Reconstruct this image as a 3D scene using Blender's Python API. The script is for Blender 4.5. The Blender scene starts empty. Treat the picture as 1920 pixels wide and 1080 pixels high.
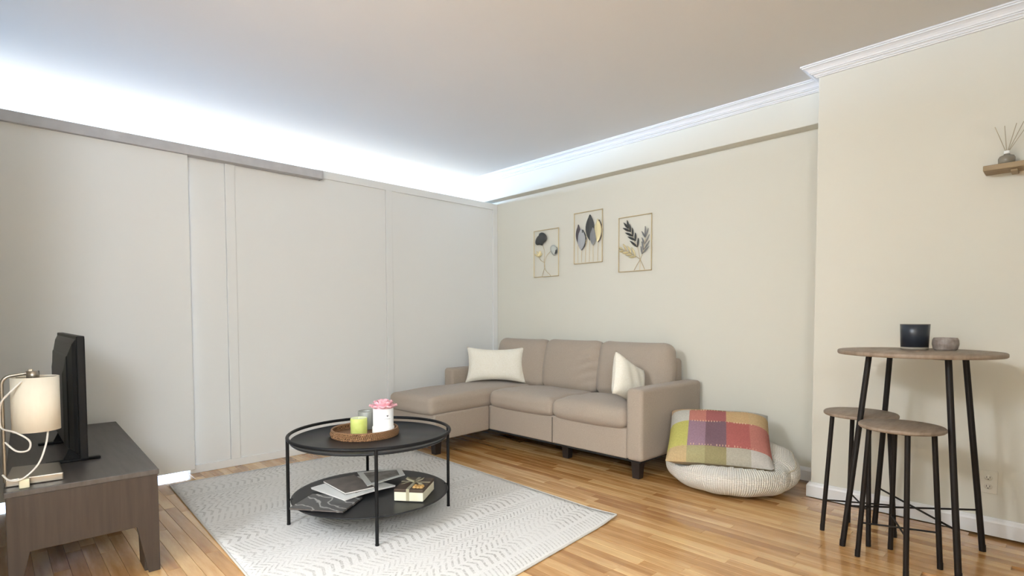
import bpy, bmesh, math, random
from mathutils import Vector, Matrix
random.seed(7)
R = math.radians
sc = bpy.context.scene
C = sc.collection

# ------------------------------------------------------------------ camera
cam_d = bpy.data.cameras.new('camera')
cam = bpy.data.objects.new('camera', cam_d); C.objects.link(cam)
F_PX, CY = 1017.1, 636.9
PIT, ROL, YAW = -0.0398, -0.0020, 0.8031
CAM = Vector((-3.8473, -4.2121, 1.07))
fw = Vector((math.cos(YAW)*math.cos(PIT), math.sin(YAW)*math.cos(PIT), math.sin(PIT)))
rt = Vector((math.sin(YAW), -math.cos(YAW), 0)); up = rt.cross(fw)
r2 = rt*math.cos(ROL) + up*math.sin(ROL); u2 = up*math.cos(ROL) - rt*math.sin(ROL)
cam.matrix_world = Matrix(((r2.x, u2.x, -fw.x, CAM.x), (r2.y, u2.y, -fw.y, CAM.y), (r2.z, u2.z, -fw.z, CAM.z), (0, 0, 0, 1)))
cam_d.sensor_width = 36; cam_d.lens = F_PX*36/1920
cam_d.shift_y = (CY-540)/1920
cam_d.clip_start = .02
sc.camera = cam

# ------------------------------------------------------------------ world, lights, exposure
w = bpy.data.worlds.new('world'); sc.world = w; w.use_nodes = True
w.node_tree.nodes['Background'].inputs[0].default_value = (.62, .75, 1, 1)
w.node_tree.nodes['Background'].inputs[1].default_value = 1.0
sc.view_settings.view_transform = 'Standard'; sc.view_settings.look = 'None'
sc.view_settings.gamma = 1; sc.view_settings.use_curve_mapping = False
sc.view_settings.exposure = 0.11

def lamp(name, kind, loc, power, col, size=.2, rot=(0, 0, 0), size_y=None, spread=None):
    d = bpy.data.lights.new(name, kind); d.energy = power; d.color = col
    if kind == 'AREA':
        d.size = size
        if size_y: d.shape = 'RECTANGLE'; d.size_y = size_y
        if spread: d.spread = spread
    else: d.shadow_soft_size = size
    o = bpy.data.objects.new(name, d); C.objects.link(o); o.location = loc; o.rotation_euler = rot
    return o
# daylight standing in the window of the room beyond the partition
lamp('window_daylight', 'AREA', (-2.6, 5.46, 1.98), 1080, (.40, .62, 1), 3.8, (R(-90), 0, 0), .9)
# ceiling lamps left of the camera, then an added fill light behind it
LAMP = (.775, .865, 1)
lamp('ceiling_lamp_kitchen', 'POINT', (-5.6, -2.75, 2.35), 160, LAMP, .18)
lamp('ceiling_lamp_entry', 'POINT', (-4.75, -2.0, 2.35), 50, LAMP, .12)
lamp('fill_light_rear', 'POINT', (-4.9, -5.5, 2.0), 240, LAMP, .4)  # added fill without a fixture, brightens the partition

# ------------------------------------------------------------------ materials
def mat(name, col, rough=.6, noise=None, bump=None, metal=0, spec=.5, coat=0, sheen=0, emit=None):
    m = bpy.data.materials.new(name); m.use_nodes = True
    nt = m.node_tree; b = nt.nodes['Principled BSDF']
    b.inputs['Base Color'].default_value = (*col, 1)
    b.inputs['Roughness'].default_value = rough; b.inputs['Metallic'].default_value = metal
    b.inputs['Specular IOR Level'].default_value = spec
    b.inputs['Coat Weight'].default_value = coat; b.inputs['Sheen Weight'].default_value = sheen
    tc = nt.nodes.new('ShaderNodeTexCoord')
    if noise:                       # (scale, second colour, detail, stretch)
        sca, c2, det, st = noise
        mp = nt.nodes.new('ShaderNodeMapping'); mp.inputs['Scale'].default_value = st
        nt.links.new(tc.outputs['Object'], mp.inputs[0])
        n = nt.nodes.new('ShaderNodeTexNoise'); n.inputs['Scale'].default_value = sca; n.inputs['Detail'].default_value = det
        nt.links.new(mp.outputs[0], n.inputs['Vector'])
        rp = nt.nodes.new('ShaderNodeValToRGB')
        rp.color_ramp.elements[0].position = .32; rp.color_ramp.elements[1].position = .68
        rp.color_ramp.elements[0].color = (*col, 1); rp.color_ramp.elements[1].color = (*c2, 1)
        nt.links.new(n.outputs[0], rp.inputs[0]); nt.links.new(rp.outputs[0], b.inputs['Base Color'])
    if bump:                        # (scale, strength, distance)
        n = nt.nodes.new('ShaderNodeTexNoise'); n.inputs['Scale'].default_value = bump[0]; n.inputs['Detail'].default_value = 3
        nt.links.new(tc.outputs['Object'], n.inputs['Vector'])
        bp = nt.nodes.new('ShaderNodeBump'); bp.inputs['Strength'].default_value = bump[1]; bp.inputs['Distance'].default_value = bump[2]
        nt.links.new(n.outputs[0], bp.inputs['Height']); nt.links.new(bp.outputs[0], b.inputs['Normal'])
    return m
def srgb(r, g, b):
    f = lambda c: (c/255/12.92 if c <= 10 else ((c/255+.055)/1.055)**2.4)
    return (f(r), f(g), f(b))

M = {}
M['cream'] = mat('cream_paint', srgb(221, 217, 203), .75, bump=(260, .05, .002))
M['white_wall'] = mat('white_panel_paint', srgb(234, 233, 229), .62, bump=(200, .05, .002))
M['track'] = mat('grey_primed_track', srgb(196, 194, 194), .6, noise=(14, srgb(184, 182, 183), 3, (1, 1, 1)))
M['ceil'] = mat('ceiling_paint', srgb(224, 221, 215), .85, bump=(220, .05, .002))
M['trim'] = mat('white_trim_gloss', srgb(236, 235, 234), .4)
M['sofa'] = mat('taupe_woven_fabric', srgb(180, 165, 149), .95, noise=(420, srgb(160, 146, 131), 2, (1, 1, 1)), bump=(900, .5, .002), spec=.15, sheen=.15)
M['sofa_foot'] = mat('black_brown_plastic', srgb(34, 26, 22), .5)
M['pillow'] = mat('cream_boucle', srgb(248, 242, 228), .95, noise=(160, srgb(238, 230, 210), 3, (1, 1, 1)), bump=(300, .7, .004), spec=.1, sheen=.2)
M['black_metal'] = mat('black_powder_metal', (.005, .005, .0055), .5, spec=.25)
M['shelf_black'] = mat('black_tray_metal', (.015, .015, .016), .42, spec=.35)
M['iron'] = mat('dark_bronze_iron', srgb(26, 21, 18), .5, spec=.3)
M['rose'] = mat('pink_petal', srgb(246, 186, 194), .7)
M['box_white'] = mat('white_card', srgb(240, 239, 236), .6)
M['print_grey'] = mat('grey_print', srgb(120, 118, 116), .7)
M['green_wax'] = mat('lime_green_wax', srgb(204, 212, 124), .5, noise=(30, srgb(192, 202, 104), 3, (1, 1, 1)))
M['green_top'] = mat('pale_green_wax', srgb(232, 238, 190), .45)
M['glass_grey'] = mat('grey_frosted_jar', srgb(148, 148, 140), .3)
M['gold'] = mat('brushed_gold_metal', srgb(208, 188, 148), .4, metal=.8)
M['gold_leaf'] = mat('pale_gold_enamel', srgb(228, 214, 168), .45, metal=.3)
M['navy'] = mat('slate_navy_enamel', srgb(66, 67, 66), .55)
M['plum'] = mat('plum_enamel', srgb(82, 74, 78), .55)
M['bluegrey'] = mat('blue_grey_enamel', srgb(172, 173, 174), .5)
M['grey_leaf'] = mat('mid_grey_enamel', srgb(134, 134, 134), .5)
M['palegrey'] = mat('pale_grey_enamel', srgb(196, 198, 190), .5)
M['tv'] = mat('black_tv_plastic', (.005, .005, .0055), .45, spec=.2)
M['tv_back'] = mat('satin_black_plastic', (.012, .0125, .014), .38, spec=.35)
M['screen'] = mat('tv_screen_glass', (.006, .006, .007), .08)
M['shade'] = mat('cream_linen_shade', srgb(238, 230, 212), .9, noise=(90, srgb(236, 227, 209), 2, (1, 1, .3)))
M['nickel'] = mat('brushed_nickel', srgb(172, 164, 152), .32, metal=.9)
M['cord_white'] = mat('white_cord', srgb(234, 230, 222), .5)
M['plug'] = mat('cream_plastic', srgb(238, 230, 196), .45)
M['taupe_cover'] = mat('taupe_book_cover', srgb(116, 106, 98), .6, noise=(18, srgb(96, 86, 80), 3, (1, 1, 1)))
M['paper'] = mat('white_paper', srgb(238, 236, 230), .6)
M['photo_print'] = mat('grey_photo_print', srgb(150, 142, 132), .5, noise=(16, srgb(98, 90, 82), 4, (1, 1, 1)))
M['brown_lid'] = mat('dark_brown_card', srgb(78, 62, 50), .5)
M['box_cream'] = mat('cream_card', srgb(236, 232, 206), .6)
M['ribbon'] = mat('sage_satin_ribbon', srgb(176, 168, 140), .35)
M['choc'] = mat('golden_truffle', srgb(190, 150, 90), .5)
M['outlet'] = mat('white_outlet_plastic', srgb(224, 219, 205), .4)
M['slot'] = mat('dark_slot', srgb(70, 64, 56), .6)
M['navy_jar'] = mat('navy_candle_jar', srgb(40, 46, 56), .3)
M['jar_base'] = mat('smoky_glass_base', srgb(150, 142, 130), .15)
M['stone'] = mat('grey_marble_stone', srgb(126, 112, 104), .5, noise=(26, srgb(176, 164, 154), 5, (1, 1, 1)))
M['diff'] = mat('smoky_glass', srgb(134, 126, 112), .2)
M['cap'] = mat('bright_white_cap', srgb(245, 245, 242), .3)
M['reed'] = mat('reed_stick', srgb(176, 164, 140), .8)

def wood(name, c1, c2, c3, scale, stretch, rough, coat=0, rnd=0.0, waves=1.0):
    m = bpy.data.materials.new(name); m.use_nodes = True; nt = m.node_tree; b = nt.nodes['Principled BSDF']
    N = nt.nodes.new; L = nt.links.new
    tc = N('ShaderNodeTexCoord'); mp = N('ShaderNodeMapping'); mp.inputs['Scale'].default_value = stretch
    oi = N('ShaderNodeObjectInfo'); ge = N('ShaderNodeNewGeometry')
    add = N('ShaderNodeMath'); add.operation = 'ADD'; L(oi.outputs['Random'], add.inputs[0]); L(ge.outputs['Random Per Island'], add.inputs[1])
    fr = N('ShaderNodeMath'); fr.operation = 'FRACT'; L(add.outputs[0], fr.inputs[0])
    off = N('ShaderNodeVectorMath'); off.operation = 'ADD'
    cmb = N('ShaderNodeCombineXYZ')
    mul = N('ShaderNodeMath'); mul.operation = 'MULTIPLY'; mul.inputs[1].default_value = 37.0 if rnd else 0; L(fr.outputs[0], mul.inputs[0])
    for k in range(3): L(mul.outputs[0], cmb.inputs[k])
    L(tc.outputs['Object'], mp.inputs[0]); L(mp.outputs[0], off.inputs[0]); L(cmb.outputs[0], off.inputs[1])
    n = N('ShaderNodeTexNoise'); n.inputs['Scale'].default_value = scale; n.inputs['Detail'].default_value = 5; n.inputs['Roughness'].default_value = .6
    L(off.outputs[0], n.inputs['Vector'])
    mixv = N('ShaderNodeMath'); mixv.operation = 'MULTIPLY_ADD'; mixv.inputs[1].default_value = rnd
    sub = N('ShaderNodeMath'); sub.operation = 'SUBTRACT'; sub.inputs[1].default_value = .5; L(fr.outputs[0], sub.inputs[0])
    L(sub.outputs[0], mixv.inputs[0]); L(n.outputs[0], mixv.inputs[2])
    rp = N('ShaderNodeValToRGB'); e = rp.color_ramp.elements
    e[0].position = .25; e[0].color = (*c1, 1); e[1].position = .78; e[1].color = (*c3, 1)
    k = e.new(.5); k.color = (*c2, 1)
    L(mixv.outputs[0], rp.inputs[0]); L(rp.outputs[0], b.inputs['Base Color'])
    b.inputs['Roughness'].default_value = rough; b.inputs['Coat Weight'].default_value = coat; b.inputs['Coat Roughness'].default_value = .07
    bp = N('ShaderNodeBump'); bp.inputs['Strength'].default_value = .06; bp.inputs['Distance'].default_value = .002
    L(n.outputs[0], bp.inputs['Height']); L(bp.outputs[0], b.inputs['Normal'])
    return m
M['oak'] = wood('honey_oak_floor', srgb(170, 118, 62), srgb(200, 150, 92), srgb(228, 186, 128), 6, (3, .35, 1), .27, .7, .46)
M['tabletop'] = wood('grey_brown_oak_laminate', srgb(122, 104, 88), srgb(146, 128, 110), srgb(164, 146, 128), 9, (1, 5, 1), .5)
M['cab_wood'] = wood('dark_walnut_laminate', srgb(52, 42, 36), srgb(62, 51, 43), srgb(72, 61, 52), 7, (7, 7, .35), .5)
M['cab_top'] = wood('dark_grey_brown_top', srgb(70, 64, 61), srgb(82, 76, 72), srgb(92, 86, 82), 7, (6, .5, 1), .42)
M['shelf_wood'] = wood('mid_brown_shelf_wood', srgb(140, 118, 88), srgb(156, 134, 102), srgb(172, 150, 118), 8, (5, .5, 1), .6)

def rattan():
    m = mat('woven_rattan', srgb(128, 84, 50), .55); nt = m.node_tree; N = nt.nodes.new; L = nt.links.new
    b = nt.nodes['Principled BSDF']; tc = N('ShaderNodeTexCoord')
    wv = N('ShaderNodeTexWave'); wv.inputs['Scale'].default_value = 90; wv.inputs['Distortion'].default_value = 6; wv.bands_direction = 'DIAGONAL'
    L(tc.outputs['Object'], wv.inputs['Vector'])
    rp = N('ShaderNodeValToRGB'); rp.color_ramp.elements[0].color = (*srgb(84, 52, 30), 1); rp.color_ramp.elements[1].color = (*srgb(196, 148, 104), 1)
    L(wv.outputs[0], rp.inputs[0]); L(rp.outputs[0], b.inputs['Base Color'])
    bp = N('ShaderNodeBump'); bp.inputs['Strength'].default_value = .8; bp.inputs['Distance'].default_value = .004
    L(wv.outputs[0], bp.inputs['Height']); L(bp.outputs[0], b.inputs['Normal']); return m
M['rattan'] = rattan()

def knit():
    m = mat('cream_knit_yarn', srgb(232, 226, 212), .95, spec=.1, sheen=.2); nt = m.node_tree; N = nt.nodes.new; L = nt.links.new
    b = nt.nodes['Principled BSDF']; uv = N('ShaderNodeUVMap')
    sp = N('ShaderNodeSeparateXYZ'); L(uv.outputs[0], sp.inputs[0])
    def mth(op, a, bb):
        n = N('ShaderNodeMath'); n.operation = op
        for i, v in enumerate((a, bb)):
            if isinstance(v, (int, float)): n.inputs[i].default_value = v
            elif v is not None: L(v, n.inputs[i])
        return n.outputs[0]
    a = mth('SINE', mth('MULTIPLY', sp.outputs[0], 2*math.pi*92), None); c = mth('SINE', mth('MULTIPLY', sp.outputs[1], 2*math.pi*30), None)
    h = mth('ADD', mth('MULTIPLY', mth('ABSOLUTE', a, None), .7), mth('MULTIPLY', mth('ABSOLUTE', c, None), .5))
    bp = N('ShaderNodeBump'); bp.inputs['Strength'].default_value = .9; bp.inputs['Distance'].default_value = .006
    L(h, bp.inputs['Height']); L(bp.outputs[0], b.inputs['Normal'])
    rp = N('ShaderNodeValToRGB'); rp.color_ramp.elements[0].color = (*srgb(190, 178, 156), 1); rp.color_ramp.elements[1].color = (*srgb(240, 235, 224), 1)
    rp.color_ramp.elements[0].position = .15; rp.color_ramp.elements[1].position = .6
    L(h, rp.inputs[0]); L(rp.outputs[0], b.inputs['Base Color']); return m
M['knit'] = knit()

def marble_cover():
    m = mat('dark_marble_cover', srgb(64, 64, 64), .3); nt = m.node_tree; N = nt.nodes.new; L = nt.links.new
    b = nt.nodes['Principled BSDF']; tc = N('ShaderNodeTexCoord')
    wv = N('ShaderNodeTexWave'); wv.inputs['Scale'].default_value = 5; wv.inputs['Distortion'].default_value = 9; wv.inputs['Detail'].default_value = 3; wv.inputs['Detail Scale'].default_value = 1.4
    L(tc.outputs['Object'], wv.inputs['Vector'])
    rp = N('ShaderNodeValToRGB'); rp.color_ramp.elements[0].color = (*srgb(58, 58, 59), 1); rp.color_ramp.elements[1].color = (*srgb(168, 166, 162), 1)
    rp.color_ramp.elements[0].position = .86; rp.color_ramp.elements[1].position = .99
    L(wv.outputs[0], rp.inputs[0]); L(rp.outputs[0], b.inputs['Base Color']); return m
M['marble'] = marble_cover()

def rug_mat():
    m = mat('grey_tribal_rug', srgb(206, 202, 195), .97, spec=.1); nt = m.node_tree; N = nt.nodes.new; L = nt.links.new
    b = nt.nodes['Principled BSDF']; uv = N('ShaderNodeUVMap'); sp = N('ShaderNodeSeparateXYZ'); L(uv.outputs[0], sp.inputs[0])
    def mth(op, a, bb=None, cc=None):
        n = N('ShaderNodeMath'); n.operation = op
        for i, v in enumerate((a, bb, cc)):
            if isinstance(v, (int, float)): n.inputs[i].default_value = v
            elif v is not None: L(v, n.inputs[i])
        return n.outputs[0]
    X, Y = sp.outputs[0], sp.outputs[1]          # metres
    rowv = mth('DIVIDE', mth('ADD', Y, mth('MULTIPLY', mth('SINE', mth('MULTIPLY', Y, 13.0)), .045)), .066); row = mth('FLOOR', rowv); fy = mth('SUBTRACT', rowv, row)
    wn = N('ShaderNodeTexWhiteNoise'); wn.noise_dimensions = '1D'; L(row, wn.inputs['W']); rnd = wn.outputs['Value']
    per = mth('MULTIPLY_ADD', rnd, .026, .021)
    zig = mth('MULTIPLY', mth('ABSOLUTE', mth('SUBTRACT', fy, .5)), .052)     # chevron
    par = mth('SUBTRACT', mth('MULTIPLY', mth('MODULO', mth('ABSOLUTE', row), 2), 2), 1)
    sl = mth('MULTIPLY', mth('MULTIPLY', fy, .04), par)                        # slanted ticks, alternating
    usez = mth('GREATER_THAN', rnd, .55)
    shift = mth('ADD', mth('MULTIPLY', zig, usez), mth('MULTIPLY', sl, mth('SUBTRACT', 1, usez)))
    t = mth('FRACT', mth('DIVIDE', mth('ADD', X, shift), per))
    line = mth('LESS_THAN', t, .34)
    edge = mth('LESS_THAN', mth('ABSOLUTE', mth('SUBTRACT', fy, .5)), .42)
    line = mth('MULTIPLY', line, edge)
    nz = N('ShaderNodeTexNoise'); nz.inputs['Scale'].default_value = 2.6; nz.inputs['Detail'].default_value = 4; L(uv.outputs[0], nz.inputs['Vector'])
    fade = N('ShaderNodeMapRange'); fade.inputs[1].default_value = .38; fade.inputs[2].default_value = .62; L(nz.outputs[0], fade.inputs[0])
    n2 = N('ShaderNodeTexNoise'); n2.inputs['Scale'].default_value = 90; L(uv.outputs[0], n2.inputs['Vector'])
    f2 = N('ShaderNodeMapRange'); f2.inputs[1].default_value = .3; f2.inputs[2].default_value = .6; L(n2.outputs[0], f2.inputs[0])
    amt = mth('MULTIPLY', mth('MULTIPLY', line, mth('MULTIPLY_ADD', fade.outputs[0], .7, .3)), f2.outputs[0])
    mx = N('ShaderNodeMix'); mx.data_type = 'RGBA'; L(amt, mx.inputs[0])
    mx.inputs[6].default_value = (*srgb(230, 227, 222), 1); mx.inputs[7].default_value = (*srgb(180, 175, 168), 1)
    L(mx.outputs[2], b.inputs['Base Color'])
    bp = N('ShaderNodeBump'); bp.inputs['Strength'].default_value = .5; bp.inputs['Distance'].default_value = .004
    hh = mth('SUBTRACT', n2.outputs[0], amt); L(hh, bp.inputs['Height']); L(bp.outputs[0], b.inputs['Normal']); return m
M['rug'] = rug_mat()
M['rug_hem'] = mat('pale_rug_hem', srgb(214, 209, 200), .95)

# ------------------------------------------------------------------ mesh helpers
class G:
    def __init__(s): s.v = []; s.f = []; s.mi = []; s.sm = []
    def add(s, v, f, mi=0, smooth=False):
        o = len(s.v); s.v += [Vector(p) for p in v]; s.f += [tuple(i+o for i in q) for q in f]
        s.mi += [mi]*len(f); s.sm += [smooth]*len(f); return s
    def box(s, x, y, z, bev=0, mi=0, seg=2, M4=None):
        bm = bmesh.new(); bmesh.ops.create_cube(bm, size=1)
        for v in bm.verts:
            v.co = Vector((x[0]+(v.co.x+.5)*(x[1]-x[0]), y[0]+(v.co.y+.5)*(y[1]-y[0]), z[0]+(v.co.z+.5)*(z[1]-z[0])))
        if bev: bmesh.ops.bevel(bm, geom=bm.edges[:], offset=bev, segments=seg, affect='EDGES', profile=.5)
        return s.bm(bm, mi, M4, bev > .012)
    def bm(s, bm, mi=0, M4=None, smooth=False):
        bm.verts.index_update()
        v = [M4 @ q.co if M4 else q.co.copy() for q in bm.verts]; f = [[q.index for q in p.verts] for p in bm.faces]
        bm.free(); return s.add(v, f, mi, smooth)
    def tube(s, pts, r, n=10, mi=0, cap=True, closed=False):
        pts = [Vector(p) for p in pts]; m = len(pts); rr = r if isinstance(r, (list, tuple)) else [r]*m
        v = []; prev = None
        for i, p in enumerate(pts):
            if closed: t = pts[(i+1) % m]-pts[i-1]
            else: t = pts[min(i+1, m-1)]-pts[max(i-1, 0)]
            t.normalize()
            if prev is None:
                a = Vector((0, 0, 1)) if abs(t.z) < .9 else Vector((1, 0, 0)); prev = t.cross(a).normalized()
            else: prev = (prev-t*prev.dot(t)).normalized()
            bq = t.cross(prev)
            for k in range(n):
                an = 2*math.pi*k/n; v.append(p+(prev*math.cos(an)+bq*math.sin(an))*rr[i])
        f = []
        for i in range(m if closed else m-1):
            j = (i+1) % m
            for k in range(n): f.append((i*n+k, i*n+(k+1) % n, j*n+(k+1) % n, j*n+k))
        s.add(v, f, mi, True)
        if cap and not closed:
            s.add(v[:n], [tuple(range(n))[::-1]], mi); s.add(v[-n:], [tuple(range(n))], mi)
        return s
    def lathe(s, prof, c, n=48, mi=0, smooth=True):
        v = []; f = []; m = len(prof)
        for k in range(n):
            a = 2*math.pi*k/n
            for r, z in prof: v.append((c[0]+r*math.cos(a), c[1]+r*math.sin(a), c[2]+z))
        for k in range(n):
            for i in range(m-1):
                f.append((k*m+i, ((k+1) % n)*m+i, ((k+1) % n)*m+i+1, k*m+i+1))
        return s.add(v, f, mi, smooth)
    def prism(s, poly, o, ex, ey, en, t, mi=0):         # poly in (u,v), extruded by t along en
        o, ex, ey, en = map(Vector, (o, ex, ey, en)); n = len(poly)
        a = [o+ex*u+ey*v for u, v in poly]; b = [p+en*t for p in a]
        return s.add(a+b, [tuple(range(n))[::-1], tuple(range(n, 2*n))]+[(i, (i+1) % n, n+(i+1) % n, n+i) for i in range(n)], mi)
    def obj(s, name, mats, parent=None, recalc=True, bevmod=0):
        me = bpy.data.meshes.new(name)
        off = Vector(parent['_o']) if parent and '_o' in parent else Vector()
        me.from_pydata([tuple(p-off) for p in s.v], [], s.f)
        for k in (mats if isinstance(mats, (list, tuple)) else [mats]): me.materials.append(M[k] if isinstance(k, str) else k)
        me.polygons.foreach_set('material_index', s.mi); me.polygons.foreach_set('use_smooth', s.sm)
        if recalc:
            b = bmesh.new(); b.from_mesh(me); bmesh.ops.recalc_face_normals(b, faces=b.faces[:]); b.to_mesh(me); b.free()
        me.update()
        o = bpy.data.objects.new(name, me); C.objects.link(o)
        if parent: o.parent = parent; 
        if parent and '_o' in parent: o['_o'] = parent['_o']
        if bevmod:
            md = o.modifiers.new('bevel', 'BEVEL'); md.width = bevmod; md.segments = 2; md.limit_method = 'ANGLE'
        return o
def tag(o, label, cat=None, group=None, kind=None):
    o['label'] = label
    if cat: o['category'] = cat
    if group: o['group'] = group
    if kind: o['kind'] = kind
    return o
def thing(name, label, cat, loc, group=None):
    o = bpy.data.objects.new(name, None); C.objects.link(o); o.location = loc; o['_o'] = tuple(loc); o.empty_display_size = .05
    return tag(o, label, cat, group)

def rounded(g, half, r, M4=None, puff=(0, 0), n=14, mi=0, fn=None):
    """soft cushion: rounded box with crowned faces; puff = (top/bottom crown, side crown)"""
    def axis(h, r):
        k = 5; a = [-h + r*(1-math.cos(math.pi/2*i/k)) for i in range(k+1)]
        m = n; b = [-(h-r)+2*(h-r)*i/m for i in range(1, m)]
        return a + b + [-x for x in reversed(a)]
    ax = [axis(h, r) for h in half]
    verts = {}; vl = []; fl = []
    def vid(i, j, k):
        key = (i, j, k)
        if key not in verts:
            p = Vector((ax[0][i], ax[1][j], ax[2][k])); core = Vector([max(-(h-r), min(h-r, c)) for c, h in zip(p, half)])
            # spherical corners
            d = p-core; lin = max(abs(c) for c in d)
            if lin > 1e-9:
                # square-to-sphere
                q = d/r; x, y, z = q
                q = Vector((x*math.sqrt(max(0, 1-y*y/2-z*z/2+y*y*z*z/3)), y*math.sqrt(max(0, 1-x*x/2-z*z/2+x*x*z*z/3)), z*math.sqrt(max(0, 1-x*x/2-y*y/2+x*x*y*y/3))))
                p = core+q*r
            u, v, w_ = p.x/half[0], p.y/half[1], p.z/half[2]
            cu, cv, cw = 1-min(1, u*u), 1-min(1, v*v), 1-min(1, w_*w_)
            p = p + Vector((u*puff[1]*cv*cw, v*puff[1]*cu*cw, w_*puff[0]*(cu*cv)**.6))
            if fn: p = fn(p, u, v, w_)
            verts[key] = len(vl); vl.append(M4 @ p if M4 else p)
        return verts[key]
    L = [len(a)-1 for a in ax]
    for k in (0, L[2]):
        for i in range(L[0]):
            for j in range(L[1]): fl.append((vid(i, j, k), vid(i+1, j, k), vid(i+1, j+1, k), vid(i, j+1, k)))
    for j in (0, L[1]):
        for i in range(L[0]):
            for k in range(L[2]): fl.append((vid(i, j, k), vid(i+1, j, k), vid(i+1, j, k+1), vid(i, j, k+1)))
    for i in (0, L[0]):
        for j in range(L[1]):
            for k in range(L[2]): fl.append((vid(i, j, k), vid(i, j+1, k), vid(i, j+1, k+1), vid(i, j, k+1)))
    return g.add(vl, fl, mi, True)
def T(loc, rz=0, rx=0, ry=0):
    return Matrix.Translation(loc) @ Matrix.Rotation(rz, 4, 'Z') @ Matrix.Rotation(ry, 4, 'Y') @ Matrix.Rotation(rx, 4, 'X')

# ------------------------------------------------------------------ room shell
ZC, ZP = 2.527, 2.249
XL, YN, YF = -5.9, -6.0, 5.4
BUMP_Y, BUMP_X, SOF = -3.1406, -.3271, .1072
fl = G().box((XL-.1, .1), (YN-.1, YF+.1), (-.08, -.013)).obj('floor', 'oak')
tag(fl, 'honey oak strip floor under the whole room', 'floor', kind='structure')
ce = G().box((XL-.1, .1), (YN-.1, YF+.1), (ZC, ZC+.1)).obj('ceiling', 'ceil')
tag(ce, 'plain off-white painted ceiling', 'ceiling', kind='structure')
wr = G().box((0, .1), (BUMP_Y-.1, YF+.1), (0, ZC)).obj('wall_right', 'cream')
tag(wr, 'cream wall behind the sofa with a shallow soffit along its top', 'wall', kind='structure')
G().box((-SOF, -.0005), (BUMP_Y, YF), (2.2733, ZC-.0005)).obj('soffit', 'cream', wr, bevmod=.004)
wb = G().box((BUMP_X, .1), (YN-.1, BUMP_Y), (0, ZC)).obj('wall_bump', 'cream', bevmod=.006)
wb.name = 'wall_side'
tag(wb, 'cream wall chase standing forward behind the bar table', 'wall', kind='structure')
wl = G().box((XL-.1, XL), (YN-.1, YF+.1), (0, ZC)).obj('wall_left', 'cream'); tag(wl, 'cream wall at the far left out of view', 'wall', kind='structure')
wn_ = G().box((XL, -3.3), (YN-.1, YN), (0, ZC)).box((-3.3, BUMP_X), (YN-.1, -4.56), (0, ZC)).obj('wall_near', 'cream'); tag(wn_, 'cream wall behind the viewpoint with an added corner block shading the chase', 'wall', kind='structure')  # second box is added to keep the rear fill off the chase
wt = G().box((-4.06, -3.955), (-1.85, .0055), (0, ZC)).obj('wall_tv_shade', 'cream'); wt.name = 'wall_shade_stub'  # unseen stub, its length set to block lamp light from the door side
tag(wt, 'unseen cream wall stub behind the television cabinet, sized to shade the door', 'wall', kind='structure')
# far wall of the room beyond with its window
g = G(); WX0, WX1, WZ0, WZ1 = -4.5, -.7, 1.5, 2.46
g.box((XL, WX0), (YF, YF+.1), (0, ZC)); g.box((WX1, 0), (YF, YF+.1), (0, ZC)); g.box((WX0, WX1), (YF, YF+.1), (0, WZ0)); g.box((WX0, WX1), (YF, YF+.1), (WZ1, ZC))
wf = g.obj('wall_far', 'white_wall'); tag(wf, 'window wall of the room beyond the partition', 'wall', kind='structure')

# partition: core, panels, battens, rail, baseboard, track
DX0, DX1 = -3.86, -2.875          # door opening behind the sliding door
g = G(); g.box((DX1, -.001), (.006, .09), (0, ZP-.002)); g.box((XL, DX0), (.006, .09), (0, ZP-.002)); g.box((DX0, DX1), (.006, .09), (2.12, ZP-.002))
wp = g.obj('wall_back', 'white_wall'); tag(wp, 'white panelled partition that stops short of the ceiling', 'wall', kind='structure')
for a, b in ((DX1, -2.612), (-2.548, -1.32), (-1.256, -.062), (-3.954, DX0)):
    G().box((a+.0008, b-.0008), (0, .006), (.05, 2.19)).obj('panel', 'white_wall', wp, bevmod=.001)
for a, b in ((-2.612, -2.548), (-1.32, -1.256), (-.062, -.0015)):
    G().box((a, b), (-.014, .006), (.056, 2.188)).obj('batten', 'white_wall', wp, bevmod=.0025)
G().box((-1.94, -.0015), (-.014, .006), (2.188, ZP)).obj('top_rail', 'white_wall', wp, bevmod=.002)
G().box((-3.954, -1.94), (-.008, .006), (2.188, ZP-.01)).obj('top_rail', 'white_wall', wp, bevmod=.002)
G().box((DX1, -.0015), (-.013, .006), (0, .056)).obj('partition_baseboard', 'white_wall', wp, bevmod=.003)
trk = G().box((-3.954, -1.928), (-.082, -.0085), (2.165, 2.228)).obj('door_track', 'track', wp, bevmod=.003)
G().box((-1.9275, -1.915), (-.080, -.0085), (2.163, 2.229)).obj('track_end_cap', 'track', trk, bevmod=.003)
dr = G().box((-3.93, -2.853), (-.052, -.017), (.036, 2.175)).obj('door_1', 'white_wall', bevmod=.002)
tag(dr, 'white flush sliding door hanging from the grey track', 'door', kind='structure')

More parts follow.
